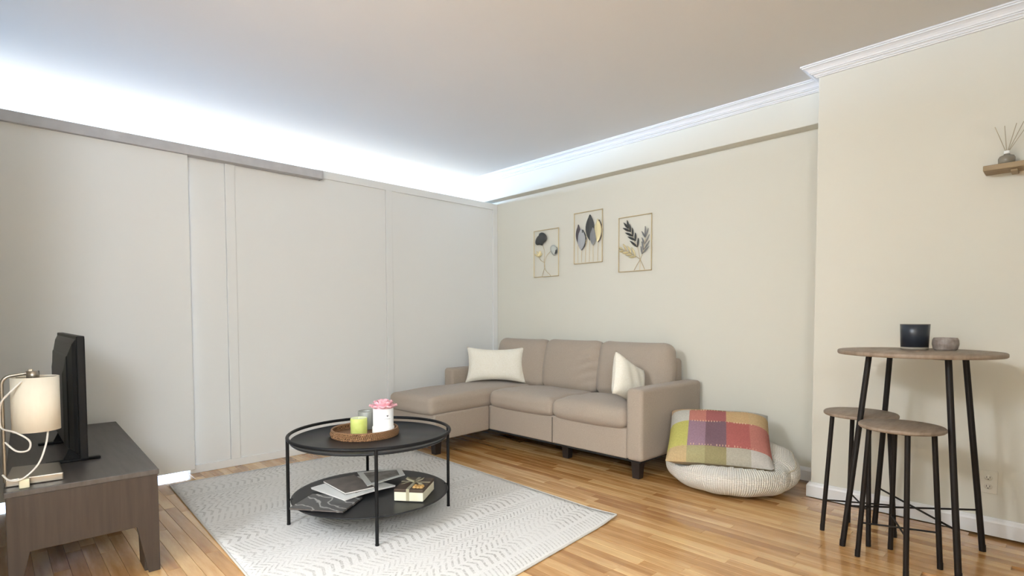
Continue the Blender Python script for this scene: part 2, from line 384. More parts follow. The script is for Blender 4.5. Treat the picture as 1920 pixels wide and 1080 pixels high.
# crown moulding and baseboards swept along the right walls
def sweep(path, prof):
    """path: list of (x, y) with the room on the left (-x) side; prof: closed list of (out, z)"""
    P = [Vector(p) for p in path]; m = len(P); n = len(prof); v = []; f = []
    for i in range(m):
        ds = []
        if i > 0: ds.append((P[i]-P[i-1]).normalized())
        if i < m-1: ds.append((P[i+1]-P[i]).normalized())
        ns = [Vector((d.y, -d.x)) for d in ds]
        nn = sum(ns, Vector((0, 0))).normalized(); k = 1/max(.3, nn.dot(ns[0]))
        for o, z in prof: v.append((P[i].x+nn.x*o*k, P[i].y+nn.y*o*k, z))
    for i in range(m-1):
        for j in range(n): f.append((i*n+j, i*n+(j+1) % n, (i+1)*n+(j+1) % n, (i+1)*n+j))
    f += [tuple(range(n)), tuple(range((m-1)*n, m*n))]
    return G().add(v, f)
cz = ZC-.0005
cprof = [(0, cz), (.077, cz), (.077, cz-.008), (.069, cz-.009), (.069, cz-.015), (.060, cz-.017), (.050, cz-.024), (.042, cz-.033), (.039, cz-.040), (.032, cz-.041), (.032, cz-.046), (.024, cz-.048), (.019, cz-.052), (.019, cz-.057), (.012, cz-.058), (.010, cz-.063), (0, cz-.064)]
cpath = [(-SOF, YF), (-SOF, BUMP_Y+.0005), (BUMP_X-.0005, BUMP_Y+.0005), (BUMP_X-.0005, -4.56)]
def bb(path, h=.088):
    return sweep(path, [(0, .001), (.018, .001), (.018, h-.022), (.014, h-.012), (.008, h-.004), (.006, h), (0, h)])
cr = sweep(cpath, cprof).obj('trim_1', 'trim'); tag(cr, 'white crown moulding stepping around the wall chase', 'moulding', kind='structure')
b1 = bb([(-.0005, -.014), (-.0005, BUMP_Y+.0005), (BUMP_X-.0005, BUMP_Y+.0005), (BUMP_X-.0005, -4.56)]).obj('baseboard_right', 'trim')
tag(b1, 'white baseboard along the cream walls', 'baseboard', kind='structure')

# oak strips: nearest 300 in view are boards of their own, the rest one mesh
BW = .0572; board_mesh = {}
def board_geo(L):
    w_, e, t = BW/2-.0004, .0009, .012
    v = [(-w_, -L/2, -t), (w_, -L/2, -t), (w_, L/2, -t), (-w_, L/2, -t), (-w_, -L/2, -e), (w_, -L/2, -e), (w_, L/2, -e), (-w_, L/2, -e),
         (-w_+e, -L/2+e, 0), (w_-e, -L/2+e, 0), (w_-e, L/2-e, 0), (-w_+e, L/2-e, 0)]
    f = [(3, 2, 1, 0), (8, 9, 10, 11)]
    for a in (0, 4):
        for i in range(4): f.append((a+i, a+(i+1) % 4, a+4+(i+1) % 4, a+4+i))
    return v, f
LENS = [.38, .52, .66, .8, .95, 1.15]
rnd = random.Random(11); boards = []
nx = int((-.0-XL)/BW)
for i in range(nx):
    x = -.02-BW*(i+.5); y = .9 - rnd.random()*.9
    if x > BUMP_X-.03: lim = BUMP_Y+.02
    else: lim = YN if x < -3.3 else -4.56
    y = YF - .02 - rnd.random()*.3
    while y > lim+.4:
        L = rnd.choice(LENS)
        if y-L < lim: break
        boards.append((x, y-L/2, L)); y -= L+.0006
def proj(p):
    d = Vector(p)-CAM; z = d.dot(fw)
    return (960+F_PX*d.dot(r2)/z, CY-F_PX*d.dot(u2)/z, z) if z > .05 else None
def visible(x, y, L):
    ok = False
    for yy in (y-L*.45, y, y+L*.45):
        q = proj((x, yy, 0))
        if not q or not (-20 < q[0] < 1940 and q[1] < 1100): continue
        if yy > -.02: continue
        if -2.98 < x < -1.52 and -2.5 < yy < -.35: continue
        if x > -.75 and yy > -2.2: continue
        if -3.82 < x < -3.36 and -1.5 < yy: continue
        ok = True
    return ok
vis = [b for b in boards if visible(*b)]
vis.sort(key=lambda b: (b[0]-CAM.x)**2+(b[1]-CAM.y)**2)
keep = set(vis[:300]); rest = G()
for b in boards:
    x, y, L = b
    if b in keep:
        if L not in board_mesh:
            v, f = board_geo(L); me = bpy.data.meshes.new('floorboard'); me.from_pydata(v, [], f); me.materials.append(M['oak']); board_mesh[L] = me
        o = bpy.data.objects.new('floorboard', board_mesh[L]); C.objects.link(o); o.location = (x, y, 0); o.parent = fl
    else:
        v, f = board_geo(L); rest.add([(p[0]+x, p[1]+y, p[2]) for p in v], f)
ro = rest.obj('floorboards', 'oak', fl); ro['kind'] = 'stuff'

# wall outlet
ot = thing('wall_outlet', 'white double power outlet low on the wall behind the bar table', 'outlet', (BUMP_X, -3.94, .26))
G().box((BUMP_X-.006, BUMP_X-.0002), (-3.975, -3.905), (.203, .317), .003).obj('cover_plate', 'outlet', ot)
for z in (.238, .282):
    s_ = G().lathe([(0, -.0), (.015, 0), (.016, .002), (.016, .004)], (0, 0, 0), 20)
    s_.v = [Vector((BUMP_X-.006-.004+p.z, -3.94+p.x, z+p.y*.85)) for p in s_.v]
    so = s_.obj('socket', 'outlet', ot)
    g = G()
    for dy in (-.006, .006): g.box((BUMP_X-.0106, BUMP_X-.0096), (-3.94+dy-.001, -3.94+dy+.001), (z-.002, z+.007))
    g.box((BUMP_X-.0106, BUMP_X-.0096), (-3.942, -3.938), (z-.009, z-.005))
    g.obj('socket_slots', 'slot', so)

# ------------------------------------------------------------------ rug
tl, tr, br, bl = Vector((-3.04, -.222)), Vector((-1.39, -.30)), Vector((-1.458, -2.538)), Vector((-3.14, -2.72))
def rugpt(u, v):
    a = tl.lerp(tr, u); b = bl.lerp(br, u); return a.lerp(b, v)
me = bpy.data.meshes.new('area_rug'); NU, NV = 40, 56; vs = []; fs = []
for lay in (0, 1):
    for j in range(NV+1):
        for i in range(NU+1):
            u, v = i/NU, j/NV; p = rugpt(u, v); curl = .012*max(0, (u-.9)/.1)*max(0, (v-.93)/.07)
            vs.append((p.x, p.y, (.009 if lay == 0 else .001)+curl))
W_ = NU+1; S = W_*(NV+1)
for j in range(NV):
    for i in range(NU):
        a = j*W_+i; fs.append((a+W_, a+W_+1, a+1, a)); fs.append((S+a, S+a+1, S+a+1+W_, S+a+W_))
ring = [i for i in range(W_)]+[j*W_+NU for j in range(1, NV+1)]+[NV*W_+i for i in range(NU-1, -1, -1)]+[j*W_ for j in range(NV-1, 0, -1)]
nf = len(fs)
for a, b in zip(ring, ring[1:]+ring[:1]): fs.append((a, b, S+b, S+a))
rug = thing('area_rug', 'pale grey rug with faded chevron stripes under the black round coffee table', 'rug', (-2.25, -1.45, 0))
vs = [(x+2.25, y+1.45, z) for x, y, z in vs]
me.from_pydata(vs, [], fs); me.materials.append(M['rug']); me.materials.append(M['rug_hem'])
uvl = me.uv_layers.new(name='UVMap')
for p in me.polygons:
    p.use_smooth = p.index < nf
    if p.index >= nf: p.material_index = 1
    for li in p.loop_indices:
        k = me.loops[li].vertex_index % S; uvl.data[li].uv = ((k % W_)/NU*1.65, (k//W_)/NV*2.3)
o = bpy.data.objects.new('pile', me); C.objects.link(o); o.parent = rug
g = G(); hem = [rugpt(u, v) for u, v in [(0, 0), (1, 0)]]
for (a, b) in (((0, 0), (1, 0)), ((0, 1), (1, 1)), ((0, 0), (0, 1)), ((1, 0), (1, 1))):
    pts = []
    for k in range(25):
        t = k/24; u, v = a[0]+(b[0]-a[0])*t, a[1]+(b[1]-a[1])*t; p = rugpt(u, v)
        pts.append((p.x, p.y, .0058+.012*max(0, (u-.9)/.1)*max(0, (v-.93)/.07)))
    g.tube(pts, .005, 8)
g.obj('bound_edge', 'rug_hem', rug)

# ------------------------------------------------------------------ sofa
M['underside_shade'] = mat('black_underside_shade', (.012, .011, .010), .9)  # near-black, stands in for the shade beneath the sofa
so = thing('sectional_sofa', 'taupe fabric L-shaped sofa with chaise standing along the cream wall', 'sofa', (-.45, -1.23, 0))
FX, BX = -.828, -.028
def chaise_shear(p):
    if p.x < -.80:
        k = -.80-p.x
        p = Vector((p.x - .085*(p.y+.80)*min(1, k/.5), p.y - .085*k, p.z))
    return p
g = G(); rounded(g, ((BX-FX-.02)/2, (2.165-.30)/2, .103), .012, T(((FX+.004+BX)/2, -(2.165+.30)/2, .233)), n=6); g.obj('base', 'sofa', so)
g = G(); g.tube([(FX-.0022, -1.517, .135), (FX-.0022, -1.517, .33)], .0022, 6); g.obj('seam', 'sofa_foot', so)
rounded(G(), (.1, .1, .1), .02)
for y0, y1, zt in ((-2.29, -2.165, .603), (-.300, -.175, .610)):
    g = G(); rounded(g, ((BX-FX)/2, (y1-y0)/2, (zt-.13)/2), .026, T(((BX+FX)/2, (y0+y1)/2, (zt+.13)/2)), (.006, .003), n=8); g.obj('arm', 'sofa', so)
g = G(); rounded(g, (.055, (2.14-.30)/2, .315), .03, T((-.085, -1.22, .445)), (.004, .006), n=8); g.obj('back_frame', 'sofa', so)
G().box((FX+.02, BX-.02), (-2.27, -.19), (.118, .1295)).obj('underside_shade', 'underside_shade', so)  # dark sheet added to deepen the shade under the seat
# chaise ottoman block
g = G(); rounded(g, (.30, .262, .103), .014, T((-1.13, -.545, .233)), n=8)
g.v = [chaise_shear(p) for p in g.v]; g.obj('chaise_base', 'sofa', so)
# seat cushions
def wr_seat(seed):
    def fn(p, u, v, w_):
        if w_ > .3: p.z += .0035*math.sin(7*u+seed)*math.cos(5*v-seed)
        return p
    return fn
g = G(); rounded(g, (.585, .258, .068), .042, T((-.895, -.555, .402)), (.022, .006), 16, fn=wr_seat(1))
g.v = [chaise_shear(p) for p in g.v]; g.obj('chaise_cushion', 'sofa', so)
g = G(); rounded(g, (.278, .349, .064), .045, T((-.575, -1.169, .399)), (.030, .010), 16, fn=wr_seat(2)); g.obj('seat_cushion', 'sofa', so)
g = G(); rounded(g, (.278, .322, .064), .05, T((-.578, -1.842, .399)), (.036, .010), 16, fn=wr_seat(4)); g.obj('seat_cushion', 'sofa', so)
# back cushions
for k, (y0, y1, zt) in enumerate(((-.94, -.335, .868), (-1.53, -.945, .872), (-2.155, -1.54, .872))):
    def fn(p, u, v, w_, k=k):
        z = p.z
        p.z += .010*(abs(v)**3)*(1 if w_ > 0 else 0) - .006*(1-v*v)*(1 if w_ > .6 else 0)
        if k == 1 and u < -.3 and v < -.25:       # creases towards the seam
            p.x += .012*math.sin((w_*1.0+v*.55)*17)*min(1, (-.25-v)*2)*(1-abs(w_))
        else: p.x += .004*math.sin(5*v+3*w_+k)
        return p
    g = G(); rounded(g, (.088, (y1-y0)/2, .215), .07, T((-.242, (y0+y1)/2, zt-.212), ry=R(9)), (.010, .034), 16, fn=fn); g.obj('back_cushion', 'sofa', so)
for x, y in ((-.755, -2.215), (-.68, -1.54), (-1.335, -.745), (-1.325, -.40), (-.10, -2.215), (-.10, -.26)):
    g = G(); a, b = .034, .026
    g.add([(x+i*r_, y+j*r_, z) for z, r_ in ((0, b), (.132, a)) for i, j in ((-1, -1), (1, -1), (1, 1), (-1, 1))], [(3, 2, 1, 0), (4, 5, 6, 7)]+[(i, (i+1) % 4, 4+(i+1) % 4, 4+i) for i in range(4)])
    g.obj('foot', 'sofa_foot', so, bevmod=.003)

# throw pillows
def pillow(g, w_, h, t, M4, n=22, ear=.10, mi=None):
    v = []; f = []
    for sd in (1, -1):
        for j in range(n+1):
            for i in range(n+1):
                u, q = 2*i/n-1, 2*j/n-1
                x = u*w_/2*(1-ear*(1-q*q)*.5*abs(u)); y = q*h/2*(1-ear*(1-u*u)*.9*abs(q))
                z = sd*t/2*((1-u**4)*(1-q**4))**.55
                z += .004*math.sin(9*u+4*q*sd)*((1-u*u)*(1-q*q))
                v.append(M4 @ Vector((x, y, z)))
    W2 = (n+1)**2
    for j in range(n):
        for i in range(n):
            a = j*(n+1)+i; f.append((a, a+1, a+n+2, a+n+1)); f.append((W2+a, W2+a+n+1, W2+a+n+2, W2+a+1))
    g.add(v, f, 0, True)
    if mi:
        base = len(g.mi)-len(f)
        for q in range(len(f)):
            c = q//2; g.mi[base+q] = mi((c % n+.5)/n, (c//n+.5)/n, q % 2)
    return g
def basis(o, ex, ey):
    ex = Vector(ex).normalized(); ey = Vector(ey); ey = (ey-ex*ey.dot(ex)).normalized(); en = ex.cross(ey)
    return Matrix(((ex.x, ey.x, en.x, o[0]), (ex.y, ey.y, en.y, o[1]), (ex.z, ey.z, en.z, o[2]), (0, 0, 0, 1)))
Mp = basis((-.515, -.545, .645), (.66, -.75, .0), (.20, .18, .95))
o = pillow(G(), .55, .335, .13, Mp, ear=.2).obj('lumbar_pillow', 'pillow'); tag(o, 'wide cream throw pillow in the sofa corner beside the far armrest', 'pillow', 'cream throw pillows')
Mp = basis((-.600, -2.035, .622), (.312, -.015, -.15), (.183, .075, .27))
o = pillow(G(), .37, .325, .12, Mp, ear=.2).obj('throw_pillow', 'pillow'); tag(o, 'square cream throw pillow leaning against the near armrest', 'pillow', 'cream throw pillows')

# ------------------------------------------------------------------ pouf and patchwork cushion
PC = Vector((-.49, -2.725, 0))
pf = thing('knit_pouf', 'round cream knitted pouf on the floor under the patchwork cushion', 'pouf', tuple(PC))
ex = Vector((math.cos(-1.13), math.sin(-1.13), 0)); nn = Vector((-math.sin(-1.13), math.cos(-1.13), 0)); ta = .44
ey = nn*math.cos(ta)+Vector((0, 0, math.sin(ta)))
Mq = basis((-.56, -2.675, .315), ex, ey)
nU, nV = 120, 44; v = []; f = []
Mqi = Mq.inverted()
def pouf_pt(a, t, out=0.0):
    ca, sa = math.cos(a), math.sin(a)
    rr = .39*max(0, math.cos(t))**.62; z = .150+.150*math.copysign(abs(math.sin(t))**.85, math.sin(t))
    rr *= 1+.02*math.sin(3*a+.5)
    front = max(0, -(ca*.90+sa*.43))          # the cushion's weight presses the side facing the room down
    if t > 0: z -= .085*front*math.sin(t)*min(1, rr/.12)
    d = abs((a-R(-100)+math.pi) % (2*math.pi)-math.pi)
    crease = math.exp(-(d/.06)**2); rr *= 1-.07*crease*math.cos(t)
    rr += .006*math.sin(a*11)*math.sin(2*t)
    p = Vector((PC.x+(rr+out)*ca, PC.y+(rr+out)*sa, max(.001, z+out*math.sin(t))))
    q = Mqi @ p; U, Q = q.x/.31, q.y/.28
    if abs(U) < 1 and abs(Q) < 1 and t > -.2:  # the cushion sinks into the top
        lim_ = -.085*((1-U**4)*(1-Q**4))**.55-.004
        if q.z > lim_: q.z = lim_; p = Mq @ q
    return p
for j in range(nV+1):
    t = -math.pi/2+math.pi*j/nV
    for i in range(nU): v.append(pouf_pt(2*math.pi*i/nU, t))
for j in range(nV):
    for i in range(nU): f.append((j*nU+i, j*nU+(i+1) % nU, (j+1)*nU+(i+1) % nU, (j+1)*nU+i))
o = G().add(v, f, 0, True).obj('body', 'knit', pf)
uvl = o.data.uv_layers.new(name='UVMap')
for p in o.data.polygons:
    idx = [o.data.loops[l].vertex_index for l in p.loop_indices]; us = [k % nU for k in idx]; wrap = max(us)-min(us) > nU/2
    for l, k, u_ in zip(p.loop_indices, idx, us): uvl.data[l].uv = ((u_+(nU if wrap and u_ == 0 else 0))/nU, (k//nU)/nV)
pts = [pouf_pt(R(-100+k*2.6), .15+.50*(1-math.exp(-k/7)), .001) for k in range(50)]
g = G().tube(pts, .004, 6); g.obj('seam', 'knit', pf)

pal = [[(222, 184, 140), (196, 176, 122), (176, 160, 108), (206, 196, 172), (204, 200, 188)],
       [(222, 216, 200), (214, 126, 108), (178, 92, 88), (226, 182, 124), (222, 184, 128)],
       [(212, 202, 96), (164, 124, 140), (124, 88, 98), (192, 94, 86), (206, 120, 104)],
       [(212, 178, 122), (178, 166, 112), (156, 142, 92), (190, 180, 158), (212, 204, 192)]]
pm = []
for r_ in range(4):
    for c_ in range(5):
        a = srgb(*[q_*.80+.20*178 for q_ in pal[r_][c_]]); a = tuple(q_*.92 for q_ in a); pm.append(mat('patch_wool', a, .95, noise=(120, tuple(q*.86 for q in a), 2, (1, 1, 1)), bump=(400, .6, .003), spec=.1))
pm.append(mat('cushion_back_linen', srgb(170, 152, 122), .95, bump=(400, .5, .002), spec=.1))
def pmi(u, v, side):
    if side: return 20
    r_ = 3 if v < .16 else 2 if v < .60 else 1 if v < .87 else 0
    cc = 0 if u < .19 else 1 if u < .38 else 2 if u < .58 else 3 if u < .79 else 4
    return r_*5+cc
cu = thing('patchwork_cushion', 'multicoloured patchwork wool cushion lying on the cream pouf', 'cushion', (-.515, -2.68, .18))
pillow(G(), .60, .54, .17, Mq, n=40, ear=.05, mi=pmi).obj('cover', pm, cu, recalc=True)
g = G(); rr = random.Random(3)
for q in (.16, .60, .87):
    for k in range(34):
        u = (k+.5)/34
        if rr.random() < .25: continue
        U, Q = 2*u-1, 2*q-1
        z = .085*((1-U**4)*(1-Q**4))**.55+.001
        p = Mq @ Vector((U*.285*.985, Q*.26*.985, z)); e2 = Mq.to_3x3() @ Vector((0, 1, 0))
        g.tube([p-e2*.006, p+e2*.006], .0028, 5)
o = g.obj('stitch_tufts', mat('tuft_yarn', srgb(226, 190, 160), .9), cu); o['kind'] = 'stuff'

# ------------------------------------------------------------------ coffee table
TC = Vector((-2.384, -1.606, 0)); TR = .418
ct = thing('coffee_table', 'round black metal two-tier coffee table with raised rim on the rug', 'table', tuple(TC))
ZT, ZS, ZF = .436, .138, .0095
circ = lambda r_, z, n=72: [(TC.x+r_*math.cos(2*math.pi*k/n), TC.y+r_*math.sin(2*math.pi*k/n), z) for k in range(n)]
G().tube(circ(TR, .463), .0085, 10, closed=True).obj('rim_ring', 'black_metal', ct)
G().lathe([(0, ZT-.008), (.385, ZT-.008), (.400, ZT-.006), (.407, ZT), (.407, ZT+.006), (.402, ZT+.006), (.398, ZT), (0, ZT)], TC, 72).obj('top_tray', 'shelf_black', ct)
G().lathe([(0, ZS-.034), (.12, ZS-.034), (.26, ZS-.028), (.35, ZS-.018), (.402, ZS-.004), (.408, ZS+.002), (.404, ZS+.004), (.392, ZS+.001), (0, ZS)], TC, 72).obj('lower_shelf', 'shelf_black', ct)
for d in (155, 243.5, 335, 64):
    a = R(d); x, y = TC.x+TR*math.cos(a), TC.y+TR*math.sin(a)
    g = G().tube([(x, y, ZF+.006), (x, y, .463)], .0085, 10)
    lg = g.obj('leg', 'black_metal', ct)
    G().tube([(x, y, ZF), (x, y, ZF+.008)], .0095, 10).obj('foot_cap', 'black_metal', lg)
for d in (155, 243.5, 335, 64):
    a = R(d)
    for r0, z in ((.395, ZT-.003), (.395, ZS)): G().tube([(TC.x+r0*math.cos(a), TC.y+r0*math.sin(a), z), (TC.x+TR*math.cos(a), TC.y+TR*math.sin(a), z)], .005, 8).obj('bracket', 'black_metal', ct)

# rattan tray and what stands in it
RT = Vector((-2.386, -1.543, ZT)); rtb = thing('rattan_tray', 'round brown woven rattan tray on the black coffee table', 'tray', tuple(RT))
G().lathe([(0, .001), (.172, .001), (.172, .010), (0, .010)], RT, 56).obj('tray_base', 'rattan', rtb)
g = G(); nn_ = 110
for k in range(nn_):
    a = 2*math.pi*k/nn_; a2 = a+.07
    g.tube([(RT.x+.172*math.cos(a), RT.y+.172*math.sin(a), ZT+.003), (RT.x+.178*math.cos((a+a2)/2), RT.y+.178*math.sin((a+a2)/2), ZT+.018), (RT.x+.172*math.cos(a2), RT.y+.172*math.sin(a2), ZT+.034)], .0052, 6)
wv = g.obj('woven_wall', 'rattan', rtb); wv['kind'] = 'stuff'
g = G()
for z, r_ in ((.036, .172), (.005, .174)): g.tube([(RT.x+r_*math.cos(2*math.pi*k/60), RT.y+r_*math.sin(2*math.pi*k/60), ZT+z) for k in range(60)], .006, 8, closed=True)
g.obj('rim', 'rattan', rtb)
ZI = ZT+.0105
gc = thing('green_candle', 'lime green pillar candle on the rattan tray', 'candle', (-2.425, -1.548, ZI))
c = (-2.425, -1.548, ZI)
G().lathe([(0, 0), (.040, 0), (.043, .004), (.044, .085), (.042, .088)], c, 40).obj('wax_body', 'green_wax', gc)
G().lathe([(.042, .088), (.038, .086), (.02, .083), (0, .083)], c, 40).obj('wax_top', 'green_top', gc)
G().tube([(c[0], c[1], ZI+.082), (c[0]+.002, c[1], ZI+.094)], .0012, 6).obj('wick', 'box_white', gc)
c = (-2.322, -1.446, ZI)
jc = thing('jar_candle', 'grey glass jar candle standing behind the lime green candle', 'candle', c)
G().lathe([(0, 0), (.044, 0), (.047, .004), (.048, .098), (.046, .102), (.043, .098), (.043, .088)], c, 40).obj('jar', 'glass_grey', jc)
G().lathe([(0, .088), (.0425, .088)], c, 40).obj('wax', mat('grey_wax', srgb(196, 194, 184), .6), jc)
c = (-2.310, -1.606, ZI); hb = thing('flower_box', 'white round gift box with a pink rose on top standing on the tray', 'flower box', c)
G().lathe([(0, 0), (.058, 0), (.059, .002), (.059, .034), (.057, .036), (.0545, .037), (.0545, .135), (.052, .136), (.051, .125), (0, .125)], c, 48).obj('box', 'box_white', hb)
# print on the side facing the viewpoint: small heart and two lines of lettering
ang = math.atan2(CAM.y-c[1], CAM.x-c[0])+.42
g = G()
def on_box(th, z, rad=.0549): return Vector((c[0]+rad*math.cos(ang+th), c[1]+rad*math.sin(ang+th), c[2]+z))
hp = [(0, -.0055), (.0055, .001), (.0052, .0042), (.0026, .0052), (0, .0032), (-.0026, .0052), (-.0052, .0042), (-.0055, .001)]
vv = [on_box(p[0]/.055, .098+p[1]) for p in hp]; g.add(vv, [tuple(range(len(vv)))]); g.obj('heart_print', 'print_grey', hb, recalc=False)
g = G(); rq = random.Random(2); th = -.30
while th < .30:
    wd_ = .018+.03*rq.random(); vv = [on_box(th, .0815), on_box(th+wd_, .0815), on_box(th+wd_, .0835), on_box(th, .0835)]; g.add(vv, [(0, 1, 2, 3)]); th += wd_+.014
ob = g.obj('faint_lettering', 'print_grey', hb, recalc=False); ob['kind'] = 'stuff'
rose = G().lathe([(0, .118), (.030, .122), (.052, .132), (.056, .142), (.030, .150), (0, .152)], c, 30).obj('rose', 'rose', hb)
rr = random.Random(5); k = 0
for lay, (rad, z, tilt, n_, sz) in enumerate(((.054, .145, 66, 8, .042), (.044, .157, 46, 7, .038), (.031, .165, 26, 6, .033), (.016, .168, 12, 4, .026))):
    for i in range(n_):
        a = 2*math.pi*i/n_+lay*.4+rr.random()*.25; g = G(); vs_ = []; fs_ = []; m_ = 6
        e_t = Vector((-math.sin(a), math.cos(a), 0)); e_r = Vector((math.cos(a), math.sin(a), 0)); tl_ = R(tilt)
        e_u = e_r*math.sin(tl_)+Vector((0, 0, 1))*math.cos(tl_); e_n = e_t.cross(e_u)
        o_ = Vector(c)+e_r*(rad-.016)+Vector((0, 0, z-.016))
        for jj in range(m_+1):
            for ii in range(m_+1):
                s_, t_ = 2*ii/m_-1, jj/m_; wd = sz*.62*math.sqrt(max(.04, 1-(1.35*t_-.55)**2*1.1)) if t_ < .98 else sz*.3
                vs_.append(o_+e_t*s_*wd+e_u*t_*sz+e_n*(.012*s_*s_*(1 if e_n.dot(e_r) < 0 else -1)+.0))
        for jj in range(m_):
            for ii in range(m_): q = jj*(m_+1)+ii; fs_.append((q, q+1, q+m_+2, q+m_+1))
        g.add(vs_, fs_, 0, True); ob = g.obj('petal', 'rose', rose)
        md = ob.modifiers.new('thickness', 'SOLIDIFY'); md.thickness = .0014

# lower shelf: magazines, book, boxed chocolates
def slab(name, quad, z0, z1, m, parent, bend=None, inset=0):
    cxy = sum((Vector(q) for q in quad), Vector((0, 0)))/4
    q = [cxy+(Vector(p)-cxy)*(1-inset) for p in quad]; n = 8; v = []; f = []
    for lay in (0, 1):
        for j in range(n+1):
            for i in range(n+1):
                u, w_ = i/n, j/n; p = q[0].lerp(q[1], u).lerp(q[3].lerp(q[2], u), w_)
                v.append((p.x, p.y, (z0, z1)[lay]+(bend(u, w_) if bend else 0)))
    W2 = (n+1)**2
    for j in range(n):
        for i in range(n):
            a = j*(n+1)+i; f.append((a, a+n+1, a+n+2, a+1)); f.append((W2+a, W2+a+1, W2+a+n+2, W2+a+n+1))
    rg = [i for i in range(n+1)]+[j*(n+1)+n for j in range(1, n+1)]+[n*(n+1)+i for i in range(n-1, -1, -1)]+[j*(n+1) for j in range(n-1, 0, -1)]
    for a, b in zip(rg, rg[1:]+rg[:1]): f.append((a, b, W2+b, W2+a))
    return G().add(v, f).obj(name, m, parent)
zs = ZS+.0056
mg = thing('marble_magazine', 'dark marble-patterned magazine overhanging the lower table shelf', 'magazine', (-2.66, -1.62, zs))
Q = [(-2.822, -1.590), (-2.655, -1.815), (-2.485, -1.690), (-2.650, -1.462)]
slab('cover', Q, zs+.006, zs+.008, 'marble', mg); slab('pages', Q, zs+.0005, zs+.006, 'taupe_cover', mg, inset=.015); slab('back_cover', Q, zs-.001, zs+.0005, 'marble', mg)
wm = thing('white_magazine', 'white bordered magazine lying beneath the taupe book on the shelf', 'magazine', (-2.45, -1.53, zs+.009))
Q = [(-2.625, -1.385), (-2.585, -1.690), (-2.275, -1.668), (-2.335, -1.372)]
bw = lambda u, w_: .006*math.sin(w_*math.pi)
slab('cover', Q, zs+.0165, zs+.0175, 'paper', wm, bw); slab('pages', Q, zs+.0095, zs+.0165, 'paper', wm, bw, .012)
slab('cover_picture', Q, zs+.0176, zs+.0182, 'photo_print', wm, bw, .22)
tb = thing('taupe_book', 'taupe covered booklet stacked on the white magazine', 'book', (-2.46, -1.51, zs+.02))
Q = [(-2.545, -1.362), (-2.555, -1.642), (-2.395, -1.652), (-2.368, -1.375)]
slab('cover', Q, zs+.0315, zs+.0330, 'taupe_cover', tb); slab('pages', Q, zs+.0245, zs+.0315, 'paper', tb, inset=.02); slab('back_cover', Q, zs+.0240, zs+.0247, 'taupe_cover', tb)
pc = thing('photo_card', 'pale bordered photo brochure lying beside the ribboned chocolate box', 'brochure', (-2.26, -1.5, zs+.033))
Q = [(-2.335, -1.352), (-2.420, -1.622), (-2.165, -1.590), (-2.110, -1.462)]
slab('sheet', Q, zs+.0335, zs+.0365, 'paper', pc); slab('picture', Q, zs+.0366, zs+.0372, 'photo_print', pc, inset=.25)
gb = thing('chocolate_box', 'brown and cream boxed chocolates tied with a sage ribbon bow', 'gift box', (-2.255, -1.81, zs))
p0, p1, p2 = Vector((-2.386, -1.832, 0)), Vector((-2.292, -1.950, 0)), Vector((-2.130, -1.812, 0)); e1 = (p1-p0); l1 = e1.length; e1.normalize(); e2 = Vector((-e1.y, e1.x, 0)); l2 = .205
cb = p0+e1*l1/2+e2*l2/2
Mb = Matrix(((e1.x, e2.x, 0, cb.x), (e1.y, e2.y, 0, cb.y), (0, 0, 1, zs), (0, 0, 0, 1)))
G().box((-l1/2, l1/2), (-l2/2, l2/2), (-.001, .044), .002, M4=Mb).obj('box_body', 'box_cream', gb)
G().box((-l1/2-.001, l1/2+.001), (-l2/2-.001, l2/2+.001), (.044, .060), .002, M4=Mb).obj('lid', 'brown_lid', gb)
for i in range(3):
    for j in range(2):
        g = G().lathe([(0, .011), (.006, .010), (.010, .005), (.011, 0)], (0, 0, 0), 12)
        m4 = Mb @ Matrix.Translation((.022+.018*i, -.072+.022*j, .0600)); g.v = [m4 @ q for q in g.v]; g.obj('truffle_picture', 'choc', gb)
g = G(); g.box((-.012, .004), (-l2/2-.002, l2/2+.002), (.0605, .0615), M4=Mb); g.box((-.012, .004), (-l2/2-.0025, -l2/2-.0015), (.0, .0615), M4=Mb); g.box((-.012, .004), (l2/2+.0015, l2/2+.0025), (.0, .0615), M4=Mb)
g.box((-l1/2-.002, l1/2+.002), (.014, .030), (.0608, .0618), M4=Mb)
rb = g.obj('ribbon', 'ribbon', gb)
def band(pts, wv_, m, parent, name):
    v = []; f = []
    for p in pts: p = Vector(p); v += [Mb @ (p-Vector(wv_)), Mb @ (p+Vector(wv_))]
    for i in range(len(pts)-1): f.append((2*i, 2*i+1, 2*i+3, 2*i+2))
    ob = G().add(v, f, 0, True).obj(name, m, parent, recalc=False); md = ob.modifiers.new('thickness', 'SOLIDIFY'); md.thickness = .001; return ob
for sx in (-1, 1):
    pts = [(-.004+sx*(.046*math.sin(t*math.pi)**.8 if t < 1 else 0), .022+.010*math.sin(2*math.pi*t), .063+.026*math.sin(t*math.pi)*(.35+.65*t)) for t in [k/12 for k in range(13)]]
    band(pts, (.002, .009, .003), 'ribbon', rb, 'bow_loop')
    band([(-.004, .02, .064), (-.004+sx*.028, -.004, .066), (-.004+sx*.05, -.03, .064)], (.007, .006, 0), 'ribbon', rb, 'bow_tail')

